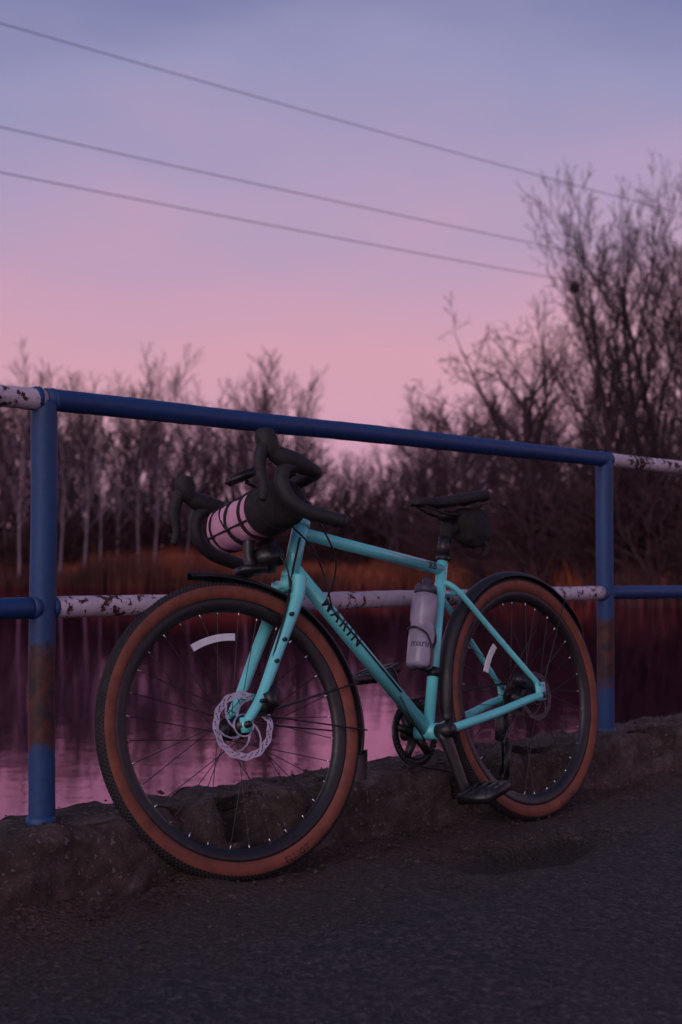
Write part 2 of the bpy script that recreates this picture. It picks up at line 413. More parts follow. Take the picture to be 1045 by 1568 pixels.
fan=dict(H=8,r=.15,seg=[9,8,5,2],wig=[.06,.08,.12,.16],up=[.03,.07,.05,.03],tip=[.25,.15,.25,.4],minr=.0100,nc=[12,10,8],t0=[.24,.18,.15],ang=[.62,.5,.55],ratio=[.62,.44,.42],fall=[.50,.55,.5],rr=[.55,.5,.5])
fanback=dict(fan); fanback.update(nc=[12,9,4],minr=.016,t0=[.12,.15,.15])
roundt=dict(H=6.5,r=.18,seg=[8,8,6,3],wig=[.08,.15,.18,.2],up=[.02,.03,.02,.02],tip=[.4,.15,.25,.4],minr=.009,nc=[10,9,8],t0=[.35,.22,.15],ang=[.95,.65,.65],ratio=[.68,.44,.42],fall=[.45,.5,.5],rr=[.6,.5,.5])
birch=dict(H=10,r=.085,seg=[10,5,3,2],wig=[.035,.09,.14,.18],up=[.01,.06,.02,0],tip=[.2,.3,.4,.5],minr=.009,nc=[14,6,3],t0=[.35,.15,.15],ang=[.5,.5,.6],ratio=[.28,.45,.5],fall=[.6,.5,.5],rr=[.4,.5,.6])
shrub=dict(H=3,r=.04,stems=8,seg=[5,3,2],wig=[.1,.13,.18],up=[.02,.04,.02],tip=[.3,.4,.5],minr=.016,nc=[9,5],t0=[.1,.1],ang=[.6,.65],ratio=[.5,.5],fall=[.5,.5],rr=[.6,.6])
T_up=[tree_mesh('fan_tree_%d'%i,fan,20+i,M_bark) for i in range(4)]
T_bk=[tree_mesh('back_tree_%d'%i,fanback,30+i,M_barkback) for i in range(3)]
T_rd=[tree_mesh('round_tree_%d'%i,roundt,40+i,M_bark) for i in range(2)]
T_bi=[tree_mesh('birch_%d'%i,birch,60+i,M_birch) for i in range(3)]
T_sh=[tree_mesh('shrub_%d'%i,shrub,80+i,M_shrub) for i in range(2)]
def hgt(me): return max(v.co.z for v in me.vertices)
HT={me.name:hgt(me) for me in T_up+T_rd+T_bi+T_sh+T_bk}
def put(me,name,x,y,h,rg,parent=None,wide=1.0,rz=None):
    o=bpy.data.objects.new(name,me); col.objects.link(o); s=h/HT[me.name]
    o.location=(x,y,gz(x,y)-.05); o.scale=(s*wide,s*wide,s); o.rotation_euler=(0,0,rg.uniform(0,6.28) if rz is None else rz)
    if parent: o.parent=parent
    return o
rg=random.Random(5)
woods=empty('distant_trees')
def skyline(x):
    k=[(-.30,12.8),(-.22,13.0),(-.16,13.6),(-.125,12.6),(-.105,10.8),(-.09,9.8),(-.080,12.4),(-.045,13.0),(-.03,11.5),(-.02,7.6),(0,7.0),(.03,7.2),(.05,8.8),(.065,10.6),(.10,11.6),(.14,11.4),(.2,11),(.35,12)]
    for (a,b),(c_,d_) in zip(k,k[1:]):
        if a<=x<=c_: return b+(d_-b)*(x-a)/(c_-a)
    return 12
i=0
for b in [ -.27+.0125*j for j in range(42)]:
    bb=b+rg.uniform(-.005,.005); y=rg.uniform(80,90); x=bb*y
    put(rg.choice(T_up+T_rd[:1]),'crown_tree_%d'%i,x,y,skyline(bb)*rg.uniform(.80,1.03)*y/80,rg,woods,.88); i+=1
for row,(y0,f,n) in enumerate(((98,.62,30),(116,.70,30))):
    for j in range(n):
        bb=-.28+.60*j/n+rg.uniform(-.008,.008); y=y0+rg.uniform(-5,5)
        put(rg.choice(T_bk),'back_tree_%d'%i,bb*y,y,(3.0+skyline(bb)*.54)*rg.uniform(.8,1.06)*y/80,rg,woods,1.3); i+=1
for j in range(64):
    bb=-.27+.54*(j+rg.random())/64; y=max(shore(bb*85)+2,rg.uniform(80,96)); 
    put(rg.choice(T_sh),'shrub_%d'%i,bb*y,y,rg.uniform(3,5.4),rg,woods,2.0); i+=1
birx=[-17.5,-16.2,-15.4,-14.1,-13.3,-12.6,-11.1,-10.2,-8.6,-5.4,7.0]
for x in birx:
    y=rg.uniform(77.5,81); o=put(rg.choice(T_bi),'birch_tree',x,y,rg.uniform(7.5,10),rg); o.rotation_euler[0]=rg.uniform(-.06,.06); o.rotation_euler[1]=rg.uniform(-.10,.10)
medium=dict(roundt); medium.update(H=6.5,seg=[7,9,7,5,3],wig=[.09,.17,.2,.2,.2],up=[.02,.04,.03,.02,0],tip=[.5,.12,.2,.3,.5],nc=[8,8,7,5],r=.22,t0=[.45,.2,.12,.15],minr=.0070,ang=[.85,.7,.7,.6],ratio=[.85,.44,.42,.45],fall=[.4,.5,.5,.5],rr=[.7,.5,.5,.6])
me=tree_mesh('broad_tree',medium,131,M_barkdark); HT[me.name]=hgt(me)
put(me,'broad_crown_tree',7.6,56,11.3,rg)
me2=tree_mesh('broad_tree_b',medium,137,M_barkdark); HT[me2.name]=hgt(me2)
put(me2,'broad_crown_tree',6.2,66,10.8,rg,None,1.1)
near=dict(fan); near.update(H=9,r=.17,seg=[9,10,7,4,2],wig=[.05,.07,.10,.14,.16],up=[.03,.09,.07,.05,.03],tip=[.3,.12,.2,.35,.5],nc=[13,11,7,4],t0=[.12,.14,.12,.15],minr=.0062,ang=[.62,.5,.5,.55],ratio=[.68,.40,.42,.45],fall=[.5,.55,.5,.5],rr=[.55,.5,.5,.6])
NM=[tree_mesh('tall_tree_%d'%k,near,150+k,M_barkdark) for k in range(3)]
for q in NM: HT[q.name]=hgt(q)
for k,(x,y,h) in enumerate(((8.5,42,12.2),(9.7,45,13.4),(10.4,41,12.6),(11.0,48,14.2),(12.0,44,13.6),(13.0,50,15),(9.2,50,11.5))):
    put(NM[k%3],'tall_bare_tree',x,y,h,rg,None,.88)
gn=Geo(); rn=random.Random(2)
for k in range(260):
    a=Vector((rn.gauss(0,1),rn.gauss(0,1),rn.gauss(0,1))).normalized(); b_=Vector((rn.gauss(0,1),rn.gauss(0,1),rn.gauss(0,1))).normalized()
    gn.tube([a*.06,(a*.11+b_*.04),(a*.165)],.010,3)
gn.xf(lambda v:v+Vector((6.95,42,9.05))); gn.obj('bird_nest',M_barkdark,smooth=False)
sh2=empty('bank_shrubs')
for j in range(44):
    x=rg.uniform(4.6,18); y=shore(x)+rg.uniform(.8,14); put(rg.choice(T_sh),'shrub_r_%d'%j,x,y,rg.uniform(2.2,4.4),rg,sh2,1.6)
V=[];F=[]
for k in range(42000):
    x=rg.uniform(-26,20); y=shore(x)+rg.uniform(-1.0,6.5); 
    dens=.55+.45*noise.noise(Vector((x*.25,y*.25,4)))+(.35 if -15<x<-4 else -.1)
    if rg.random()>dens: continue
    z=max(gz(x,y),WZ)-.05; h=rg.uniform(.4,1.25)*(1.5 if -14<x<-5 else .9); ww=rg.uniform(.012,.03); a=rg.uniform(0,3.14); lx=rg.gauss(0,.14)*h; ly=rg.gauss(0,.14)*h
    o=len(V); cx=cos(a)*ww; cy=sin(a)*ww
    V+=[(x-cx,y-cy,z),(x+cx,y+cy,z),(x+cx*.8+lx*.45,y+cy*.8+ly*.45,z+h*.6),(x-cx*.8+lx*.45,y-cy*.8+ly*.45,z+h*.6),(x+lx,y+ly,z+h)]
    F+=[(o,o+1,o+2,o+3),(o+3,o+2,o+4)]
mk('reed_bed',V,F,M_reed,smooth=False)
for k,(za,zb) in enumerate(((8.47,8.34),(6.98,7.0),(6.33,6.40))):
    A=Vector((-4.8,20,0)); B=Vector((4.6,28,0)); pts=[]
    for j in range(61):
        s=-.9+3.6*j/60; p=A+(B-A)*s; p.z=za+(zb-za)*s+.10*(s-.5)**2-.025; pts.append(p)
    Geo().tube(pts,.0068,6).obj('power_line',M_barkback)

# ============================================================ BICYCLE
Fc=Vector((-.209,3.32,0)); Rc=Vector((.565,4.105,0)); WB=(Fc-Rc).length
es=(Fc-Rc).normalized(); nl=Vector((-es.y,es.x,0)); phi=radians(8)
eh=-nl*sin(phi)+Vector((0,0,cos(phi))); ew=nl*cos(phi)+Vector((0,0,sin(phi)))
BM=Matrix(((es.x,ew.x,eh.x,Rc.x),(es.y,ew.y,eh.y,Rc.y),(es.z,ew.z,eh.z,Rc.z),(0,0,0,1)))
bike=empty('gravel_bicycle',BM)
def P(s,h,w=0): return Vector((s,w,h))
HTt=P(.828,.845); HTb=P(.888,.700); axis=(HTt-HTb).normalized()
RS=Matrix.Translation(HTb)@Matrix.Rotation(-radians(12),4,axis)@Matrix.Translation(-HTb)
st=lambda v:RS@v
BB=P(.4325,.285); STt=P(.298,.742); AR=P(0,.35); AF=P(WB,.35)
g=Geo()
stdir=(STt-BB).normalized()
g.tube([BB,STt+stdir*.012],[.0155,.0155],18)
g.tube([HTt,HTb],.0205,20); g.tube([HTt+axis*.002,HTt-axis*.014],.0225,20); g.tube([HTb-axis*.0,HTb+axis*.014],.0225,20)
TTa=HTt-axis*.030; TTb=STt-stdir*.020
g.tube([TTa,TTb],.0155,18)
DTa=HTb+axis*.032; DTb=BB+P(.005,.005)
g.tube([DTa,DTb],.0190,20)
g.tube([BB+P(0,0,-.036),BB+P(0,0,.036)],.0215,22)
for sg in (-1,1):
    a0=STt-stdir*.058+P(0,0,sg*.012); a1=STt-stdir*.075+P(-.035,-.012,sg*.034); a2=AR+P(.012,.030,sg*.067)
    pts=catmull([a0,a1,a1.lerp(a2,.33),a1.lerp(a2,.66),a2],6)
    g.tube(pts,.0082,12)
    pts=catmull([BB+P(-.005,-.003,sg*.022),BB+P(-.06,.002,sg*.030),P(.20,.315,sg*.052),P(.08,.340,sg*.066),AR+P(.012,.0,sg*.068)],8)
    g.tube(pts,[.013-.002*i/(len(pts)-1) for i in range(len(pts))],14)
    g.add(*box(AR+P(.008,.012,sg*.068),(.020,.0045,.026)))
g.tube([P(.262,.655,-.033),P(.262,.655,.033)],.007,10)
g.obj('frame',M_teal,bike)
g=Geo(); cr=HTb-axis*.018
g.tube([HTb-axis*.002,cr-axis*.012],[.022,.021],18)
g.tube(catmull([cr+P(-.003,.006,-.052),cr+P(0,.0,-.03),cr,cr+P(0,.0,.03),cr+P(-.003,.006,.052)],5),[.017]*21,14)
for sg in (-1,1):
    pts=catmull([cr+P(-.004,.012,sg*.050),cr+P(.02,-.05,sg*.056),P(.985,.52,sg*.058),P(1.052,.41,sg*.058),AF+P(-.005,.008,sg*.056)],8)
    n=len(pts); g.tube(pts,[.0185-.0075*(i/(n-1)) for i in range(n)],14)
    g.add(*box(AF+P(-.001,.0,sg*.056),(.014,.005,.018)))
g.xf(st).obj('fork',M_teal,bike)
g=Geo()
for (s_,h_) in ((.945,.60),(.975,.54),(1.005,.49),(1.06,.40)):
    g.tube([P(s_,h_,.07),P(s_,h_,.080)],.005,8)
g.xf(st).obj('fork_bolts',M_black,bike)
SD=P(0,-.011)
g=Geo(); g.tube([HTt+axis*.002,HTt+axis*.012],[.0225,.019],18); g.tube([HTt+axis*.012,HTt+axis*.055],.0165,16)
g.tube([STt+stdir*.004,STt+stdir*.020],.0185,18); g.add(*box(STt+stdir*.012+P(-.02,0,0),(.008,.010,.007)))
g.tube([BB+stdir*.150,BB+stdir*.176],.0172,16)
SPt=P(.256,.867)
g.tube([STt,SPt],.0136,16); g.tube([STt+stdir*.02,STt+stdir*.075],.0175,14)
g.add(*box(SPt+P(.002,.008),(.022,.018,.012)))
for sg in (-1,1):
    g.tube(catmull([SD+P(.135,.915,sg*.035),SD+P(.17,.895,sg*.028),SD+P(.22,.888,sg*.022),SD+P(.29,.890,sg*.022),SD+P(.345,.905,sg*.016),SD+P(.375,.915,sg*.006)],5),.0036,8)
g.obj('seatpost_and_headset',M_black,bike)
g=Geo(); secs=[(.122,.050,.935,.012,.014),(.128,.066,.943,.014,.020),(.150,.075,.944,.014,.028),(.19,.073,.940,.013,.030),(.23,.060,.934,.012,.030),(.27,.040,.929,.011,.028),(.31,.026,.926,.010,.024),(.35,.021,.925,.010,.020),(.385,.018,.922,.009,.016),(.395,.010,.918,.006,.008)]
V=[];F=[];K=20
for (s_,W_,h_,tu,td) in secs:
    for k in range(K):
        a=2*pi*k/K; c_,s2=cos(a),sin(a); V.append(SD+P(s_,h_+(tu*abs(s2)**.7 if s2>0 else -td*abs(s2)**.6*(.35+.65*abs(c_))),W_*math.copysign(abs(c_)**.75,c_)))
for i in range(len(secs)-1):
    for k in range(K): k2=(k+1)%K; F.append((i*K+k,i*K+k2,(i+1)*K+k2,(i+1)*K+k))
F.append(tuple(range(K-1,-1,-1))); F.append(tuple((len(secs)-1)*K+k for k in range(K)))
g.add(V,F); g.obj('saddle',M_rubber,bike)
def wheel(nm,C,tf,rear=False):
    g=Geo(); NA=128; prof=[]; K=24
    for k in range(K):
        a=2*pi*k/K; prof.append((a,cos(a),sin(a)))
    V=[];F=[];Mi=[]
    for i in range(NA):
        th=2*pi*i/NA
        for (a,ca,sa) in prof:
            r=.326+.0240*ca; ww=.0225*sa
            V.append(C+P(cos(th)*r,sin(th)*r,ww))
    for i in range(NA):
        j=(i+1)%NA
        for k in range(K):
            k2=(k+1)%K; F.append((i*K+k,j*K+k,j*K+k2,i*K+k2)); am=(k+.5)/K*360; am=min(am,360-am); Mi.append(0 if am<60 else 1)
    g.V=V; g.F=F; g.M=Mi
    for i in range(210):
        th=2*pi*i/210
        for aa in (-52,-36,-18,0,18,36,52):
            th2=th+pi/210 if abs(aa) in (18,52) else th
            a=radians(aa); r=.326+.0243*cos(a); c=P(cos(th2)*r,sin(th2)*r,.0231*sin(a))
            er=P(cos(th2)*cos(a),sin(th2)*cos(a),sin(a)); et=P(-sin(th2),cos(th2),0); ex=er.cross(et)
            h=(.0034,.0026,.0008); vv=[C+c+et*(x*h[0])+ex*(y*h[1])+er*(z*h[2]) for x,y,z in ((-1,-1,-1),(1,-1,-1),(1,1,-1),(-1,1,-1),(-.8,-.8,1),(.8,-.8,1),(.8,.8,1),(-.8,.8,1))]
            g.add(vv,[(4,5,6,7),(0,1,5,4),(1,2,6,5),(2,3,7,6),(3,0,4,7)],0)
    g.xf(tf).obj(nm+'_tyre',[M_rubber,M_tan],bike)
    g=Geo(); pr=[(.311,.0150),(.311,-.0150),(.300,-.0145),(.288,-.012),(.278,-.004),(.278,.004),(.288,.012),(.300,.0145)]
    V=[];F=[]
    for i in range(96):
        th=2*pi*i/96
        for r,ww in pr: V.append(C+P(cos(th)*r,sin(th)*r,ww))
    K=len(pr)
    for i in range(96):
        j=(i+1)%96
        for k in range(K): k2=(k+1)%K; F.append((i*K+k,i*K+k2,j*K+k2,j*K+k))
    g.add(V,F); g.xf(tf).obj(nm+'_rim',M_black,bike)
    g=Geo(); g.tube([C+P(0,0,-.05),C+P(0,0,-.034),C+P(0,0,-.03),C+P(0,0,-.026),C+P(0,0,.026),C+P(0,0,.03),C+P(0,0,.034),C+P(0,0,.06)],[.013,.015,.027,.016,.016,.029,.018,.014],20)
    g.tube([C+P(0,0,-.074),C+P(0,0,.074)],.008,12); g.xf(tf).obj(nm+'_hub',M_black,bike)
    g=Geo(); gn=Geo(); ns=32
    for i in range(ns):
        side=1 if i%2 else -1; th=2*pi*i/ns; k=1 if (i//2)%2 else -1
        a=th+k*radians(64); h0=P(cos(a)*.026,sin(a)*.026,side*.031); r0=P(cos(th)*.281,sin(th)*.281,side*.003)
        g.tube([C+h0,C+r0],.0011,5,cap=False)
        q=r0+(h0-r0).normalized()*.012; gn.tube([C+r0,C+q],.0016,6)
    g.xf(tf).obj(nm+'_spokes',M_spoke,bike); gn.xf(tf).obj(nm+'_nipples',M_nip,bike)
    g=Geo(); NA=96; sc=.86 if rear else 1.0; rings=[.064,.067,.070,.073,.076,.080]; wz=.045
    V=[];F=[]
    for i in range(NA):
        th=2*pi*i/NA; wob=.0015*cos(12*th)
        for r in rings:
            V.append(C+P(cos(th+ (r-.064)*4)*(r+wob)*sc,sin(th+(r-.064)*4)*(r+wob)*sc,wz))
    K=len(rings)
    for i in range(NA):
        j=(i+1)%NA
        for k in range(K-1):
            if i%4 in (0,) and k in (1,): continue
            if i%4==2 and k==3: continue
            if i%4==1 and k==2: continue
            F.append((i*K+k,j*K+k,j*K+k+1,i*K+k+1))
    g.add(V,F)
    for i in range(6):
        a0=2*pi*i/6; pts=[C+P(cos(a0+tt*.95)*(.026+.039*tt)*sc,sin(a0+tt*.95)*(.026+.039*tt)*sc,wz) for tt in (0,.25,.5,.75,1)]
        g.tube(pts,[.0045,.003,.0025,.0025,.0035],6,ref=(0,1,0),sx=.3)
    ring=[C+P(cos(2*pi*i/40)*.025,sin(2*pi*i/40)*.025,wz) for i in range(40)]
    g.tube(ring,.003,6,closed=True); g.xf(tf).obj(nm+'_brake_disc',M_dsteel if rear else M_steel,bike,smooth=False)
wheel('front_wheel',AF,st); wheel('rear_wheel',AR,lambda v:v,True)
def strip(C,tf,a0,a1,r0,r1,w,nm):
    V=[];n=14
    for i in range(n+1):
        a=radians(a0+(a1-a0)*i/n)
        for (r,ww) in ((r0,w),(r1,w),(r1,w-.005),(r0,w-.005)): V.append(C+P(cos(a)*r,sin(a)*r,ww))
    F=[]
    for i in range(n):
        for k in range(4): k2=(k+1)%4; F.append((i*4+k,i*4+k2,(i+1)*4+k2,(i+1)*4+k))
    F+= [(0,1,2,3),(n*4+3,n*4+2,n*4+1,n*4)]
    Geo().add(V,F).xf(tf).obj(nm,M_reflect,bike,smooth=False)
strip(AF,st,65,97,.205,.222,.018,'front_spoke_reflector')
strip(AR,lambda v:v,24,50,.190,.206,.018,'rear_spoke_reflector')
def fender(C,tf,a0,a1,rf,wid,nm,flare=0):
    V=[];F=[];n=60;K=9
    for i in range(n+1):
        f=i/n; a=radians(a0+(a1-a0)*f); W=wid*(.6+.4*min(1,min(f,1-f)*14))
        for sgn in (1,-1):
            rng=range(K) if sgn==1 else range(K-1,-1,-1)
            for k in rng:
                x=(k/(K-1)-.5)*2; r=rf-.014*abs(x)**2.2-(0 if sgn==1 else .003)
                if flare and f<.22: r+= flare*(1-f/.22)**1.6
                V.append(C+P(cos(a)*r,sin(a)*r,x*(W if sgn==1 else W-.0005)))
    K*=2
    for i in range(n):
        for k in range(K): k2=(k+1)%K; F.append((i*K+k,i*K+k2,(i+1)*K+k2,(i+1)*K+k))
    F.append(tuple(range(K))); F.append(tuple(n*K+k for k in range(K-1,-1,-1)))
    Geo().add(V,F).xf(tf).obj(nm,M_fender,bike)
fender(AR,lambda v:v,-6,152,.367,.027,'rear_mudguard')
fender(AF,st,80,196,.366,.028,'front_mudguard',.018)
g=Geo()
a=radians(196); pF=AF+P(cos(a)*.366,sin(a)*.366)
V=[];F=[]
for i in range(7):
    q=pF+P(.003*i,-.012*i+.01,0)
    for (x,dd) in ((-.026,0),(.026,0),(.026,.003),(-.026,.003)): V.append(q+P(dd,0,x*(1+.04*i)))
for i in range(6):
    for k in range(4): k2=(k+1)%4; F.append((i*4+k,i*4+k2,(i+1)*4+k2,(i+1)*4+k))
F+=[(0,1,2,3),(27,26,25,24)]; g.add(V,F)
for sg in (-1,1):
    for an in (187,168):
        a=radians(an); g.tube([AF+P(-.035,.02,sg*.062),AF+P(cos(a)*.361,sin(a)*.361,sg*.028)],.0022,6)
g.xf(st).obj('front_mudguard_stays',M_black,bike,smooth=False)
g=Geo()
for sg in (-1,1):
    a=radians(128); g.tube([AR+P(0,.025,sg*.072),AR+P(cos(a)*.362,sin(a)*.362,sg*.028)],.0018,6)
g.obj('rear_mudguard_stays',M_black,bike)
g=Geo(); g.add(*box(AF+P(-.070,.055,.052),(.019,.017,.034),Matrix.Rotation(radians(-28),3,'Y'))); g.tube(catmull([AF+P(-.075,.085,.06),AF+P(-.09,.14,.065),AF+P(-.15,.26,.062),AF+P(-.21,.37,.03),AF+P(-.25,.45,.02)],5),.0028,6)
g.tube([AF+P(-.075,.03,.07),AF+P(-.062,.07,.07)],.014,10)
g.xf(st).obj('front_brake_caliper',M_black,bike)
g=Geo(); g.add(*box(AR+P(.066,.045,.050),(.030,.015,.016),Matrix.Rotation(radians(-20),3,'Y'))); g.obj('rear_brake_caliper',M_black,bike)
g=Geo(); CW=-.047; nteeth=42; V=[];F=[]; 
for i in range(nteeth*4):
    th=2*pi*i/(nteeth*4); ro=.0865+(.0035 if i%4 in(1,2) else -.0005)
    for r,ww in ((ro,CW-.0015),(ro,CW+.0015),(.067,CW+.0015),(.067,CW-.0015)): V.append(BB+P(cos(th)*r,sin(th)*r,ww))
n=nteeth*4
for i in range(n):
    j=(i+1)%n
    for k in range(4): k2=(k+1)%4; F.append((i*4+k,i*4+k2,j*4+k2,j*4+k))
g.add(V,F)
for i in range(5):
    a=2*pi*i/5+.3; g.tube([BB+P(cos(a)*.015,sin(a)*.015,CW),BB+P(cos(a)*.072,sin(a)*.072,CW)],[.014,.010],8)
cd1=(P(.3935,.1087)-P(.4325,.285)).normalized()
def crank(dirv,w0,w1,sg):
    g.tube([BB+P(0,0,w0*.6),BB+P(0,0,w1+sg*.009)],.0195,18)
    pts=[BB+dirv*x+P(0,0,w0+(w1-w0)*(x/.172)**.7) for x in (0.0,.02,.06,.10,.14,.165,.185)]
    g.tube(pts,[.024,.022,.0195,.018,.0175,.018,.013],14,ref=(0,1,0),sx=.62)
    c=BB+dirv*.172; g.tube([c+P(0,0,w1),c+P(0,0,w1+sg*.105)],.0105,10)
    q=c+P(0,0,w1+sg*.062)
    tilt=Matrix.Rotation(radians(14),3,'Y')
    for dx in (-.048,.048): g.add(*box(q+tilt@P(dx,0,0),(.007,.050,.0125),tilt))
    for dw in (-.047,-.016,.016,.047): g.add(*box(q+P(0,0,dw),(.050,.0075,.0125),tilt))
    for dx in (-.022,.022): g.add(*box(q+tilt@P(dx,0,0),(.006,.047,.010),tilt))
    for dx in (-.046,-.02,.02,.046):
        for dw in (-.04,.04): g.tube([q+tilt@P(dx,-.016,dw),q+tilt@P(dx,.016,dw)],.0020,6)
crank(cd1,.050,.076,1); crank(-cd1,-.054,-.078,-1)
g.obj('crankset_and_pedals',M_black,bike)
g=Geo()
for k in range(9):
    r=.024+.0036*k; w0=-.058+.0036*k
    n=36; V=[];F=[]
    for i in range(n*2):
        th=2*pi*i/(n*2); rr2=r+(.002 if i%2 else -.0015)
        for q,ww in ((rr2,w0),(rr2,w0+.0016),(r-.009,w0+.0016),(r-.009,w0)): V.append(AR+P(cos(th)*q,sin(th)*q,ww))
    for i in range(n*2):
        j=(i+1)%(n*2)
        for kk in range(4): k2=(kk+1)%4; F.append((i*4+kk,i*4+k2,j*4+k2,j*4+kk))
    g.add(V,F)
g.obj('cassette',M_spoke,bike,smooth=False)
g=Geo()
j1=P(.025,.225,-.062); j2=P(.058,.130,-.060)
ch=[]
for i in range(13): a=radians(-90+15*i*1.0); ch.append(BB+P(cos(a)*.088,sin(a)*.088,CW))
ch+= [AR+P(.0,.046,-.045)]
for i in range(9): a=radians(105+20*i); ch.append(AR+P(cos(a)*.045,sin(a)*.045,-.045))
ch+=[j1+P(.014,0,.0),j1+P(.012,-.012,0),j2+P(-.012,.01,0),j2+P(-.008,-.012,0),j2+P(.012,-.008,0)]
g.tube(ch,.0033,6,closed=True); g.obj('chain',M_spoke,bike,smooth=False)
g=Geo()
for j in (j1,j2): g.tube([j+P(0,0,-.004),j+P(0,0,.004)],.013,14)
for dw in (-.007,.007): g.tube([j1+P(0,0,dw),j2+P(0,0,dw)],[.016,.014],8,ref=(0,1,0),sx=.25)
g.tube([AR+P(-.005,-.028,-.078),AR+P(.0,-.06,-.09),j1+P(0,.01,-.02)],[.014,.022,.018],10)
g.tube(catmull([AR+P(.03,-.01,-.085),AR+P(-.03,-.0,-.09),AR+P(-.05,-.03,-.09),AR+P(-.02,-.06,-.09)],5),.003,6)
g.obj('rear_derailleur',M_black,bike)
CL=P(.893,.920)
rotb=Matrix.Rotation(radians(-11),3,'Y')
def bl(p): 
    return CL+rotb@Vector((p[0],p[2],p[1]))
def hb(s,h,w): return (s,h,w)
g=Geo(); g2=Geo(); g3=Geo()
g2.tube([HTt+axis*.030,HTt+axis*.052],.020,16)
g2.tube([HTt+axis*.045,CL],[.0175,.0165],14); g2.tube([CL+P(0,0,-.024),CL+P(0,0,.024)],.0215,16)
for sg in (-1,1):
    path=[hb(0,0,0),hb(0,0,sg*.09),hb(0,0,sg*.165),hb(.006,0,sg*.195),hb(.035,.0,sg*.207),hb(.075,-.002,sg*.210),hb(.103,-.020,sg*.213),hb(.110,-.055,sg*.217),hb(.090,-.093,sg*.223),hb(.050,-.115,sg*.229),hb(0,-.122,sg*.236),hb(-.045,-.126,sg*.242)]
    pts=catmull([bl(q) for q in path],6)
    n=len(pts); g.tube(pts,[.0150 if i<6 else .0172+.0005*(i%2) for i in range(n)],14)
    g.tube([pts[-1],pts[-1]+(pts[-1]-pts[-2]).normalized()*.008],[.018,.015],12)
    hp=catmull([bl(q) for q in (hb(.030,.002,sg*.206),hb(.075,.008,sg*.210),hb(.115,.014,sg*.211),hb(.140,.030,sg*.210),hb(.152,.054,sg*.208),hb(.154,.072,sg*.207))],6)
    n=len(hp); rad=[]
    for i in range(n):
        f=i/(n-1); rad.append(.0190+.0060*sin(pi*min(1,f/.55)) if f<.5 else .0205+.0060*sin(pi*(f-.5)/.5))
    rad[-1]=.0140; g3.tube(hp,rad,14)
    lp=catmull([bl(q) for q in (hb(.146,.045,sg*.211),hb(.166,.012,sg*.214),hb(.170,-.03,sg*.218),hb(.160,-.075,sg*.223),hb(.166,-.108,sg*.226))],5)
    n=len(lp); g3.tube(lp,[.018-.009*(i/(n-1)) for i in range(n)],10,ref=(0,1,0),sx=.8)
g.xf(st).obj('handlebar',M_tape,bike); g2.xf(st).obj('stem',M_black,bike); g3.xf(st).obj('brake_hoods_and_levers',M_rubber,bike)
g=Geo(); rc=Matrix.Rotation(radians(18),3,'Y')
g.tube(catmull([CL+P(0,0,-.03),CL+P(.03,.022,-.03),CL+P(.07,.034,-.015)],5),.006,8)
g.add(*box(CL+P(.085,.046,-.012),(.040,.026,.011),rc,.3))
g.tube([CL+P(-.002,.020,.075),CL+P(-.002,.040,.075),CL+P(-.002,.052,.075)],[.016,.018,.010],14)
g.xf(st).obj('bike_computer_and_bell',M_black,bike)
g=Geo()
S1=st(bl(hb(.01,-.02,.05)))
g.tube(catmull([S1,st(P(.93,.86,.055)),P(.85,.78,.045),P(.80,.71,.032),P(.775,.62,.026)],8),.0027,6)
g.tube(catmull([st(bl(hb(.01,-.02,-.05))),st(P(.96,.85,-.03)),P(.93,.74,.03),st(P(.93,.66,.06))],8),.0027,6)
g.tube(catmull([st(bl(hb(.01,-.02,.12))),st(P(.86,.84,.11)),P(.79,.74,.07),P(.79,.65,.03)],8),.0027,6)
dn=(BB-DTa).normalized()
g.tube([P(.775,.62,.026),DTa+dn*.30+P(.0,-.0,.021),DTa+dn*.47+P(0,0,.021)],.0024,6)
g.tube(catmull([BB+P(.05,-.02,.03),BB+P(.10,.05,.03),BB+P(.11,.09,.02),BB+P(.12,.13,.0)],6),.0024,6)
g.obj('cables',M_black,bike)
def text_bm(txt,size,track):
    cu=bpy.data.curves.new('t','FONT'); cu.body=txt; cu.size=size; cu.space_character=track; cu.offset=size*.02
    ob=bpy.data.objects.new('t',cu); col.objects.link(ob); dg=bpy.context.evaluated_depsgraph_get(); me=bpy.data.meshes.new_from_object(ob.evaluated_get(dg))
    bpy.data.objects.remove(ob)
    bm=bmesh.new(); bm.from_mesh(me); bmesh.ops.triangulate(bm,faces=bm.faces[:])
    for _ in range(3):
        ed=[e for e in bm.edges if e.calc_length()>size*.12]
        if ed: bmesh.ops.subdivide_edges(bm,edges=ed,cuts=1); bmesh.ops.triangulate(bm,faces=bm.faces[:])
    return bm
def wrap_text(txt,size,A,xd,start,r,out,nm,mat,shift=0,track=1.05):
    bm=text_bm(txt,size,track)
    up=out.cross(xd); ys=[v.co.y for v in bm.verts]; ym=(min(ys)+max(ys))/2
    for v in bm.verts:
        th=(v.co.y-ym+shift)/r; v.co=A+xd*(start+v.co.x)+(out*cos(th)+up*sin(th))*(r+.0007)
    me2=bpy.data.meshes.new(nm); bm.to_mesh(me2); bm.free(); me2.materials.append(mat); o=bpy.data.objects.new(nm,me2); col.objects.link(o); o.parent=bike
wrap_text('MARIN',.043,DTa,(DTb-DTa).normalized(),.120,.0190,P(0,0,1),'down_tube_lettering',M_decal,0,1.35)
wrap_text('RB',.026,TTa,(TTb-TTa).normalized(),.475,.0155,P(0,0,1),'top_tube_lettering',M_decal)
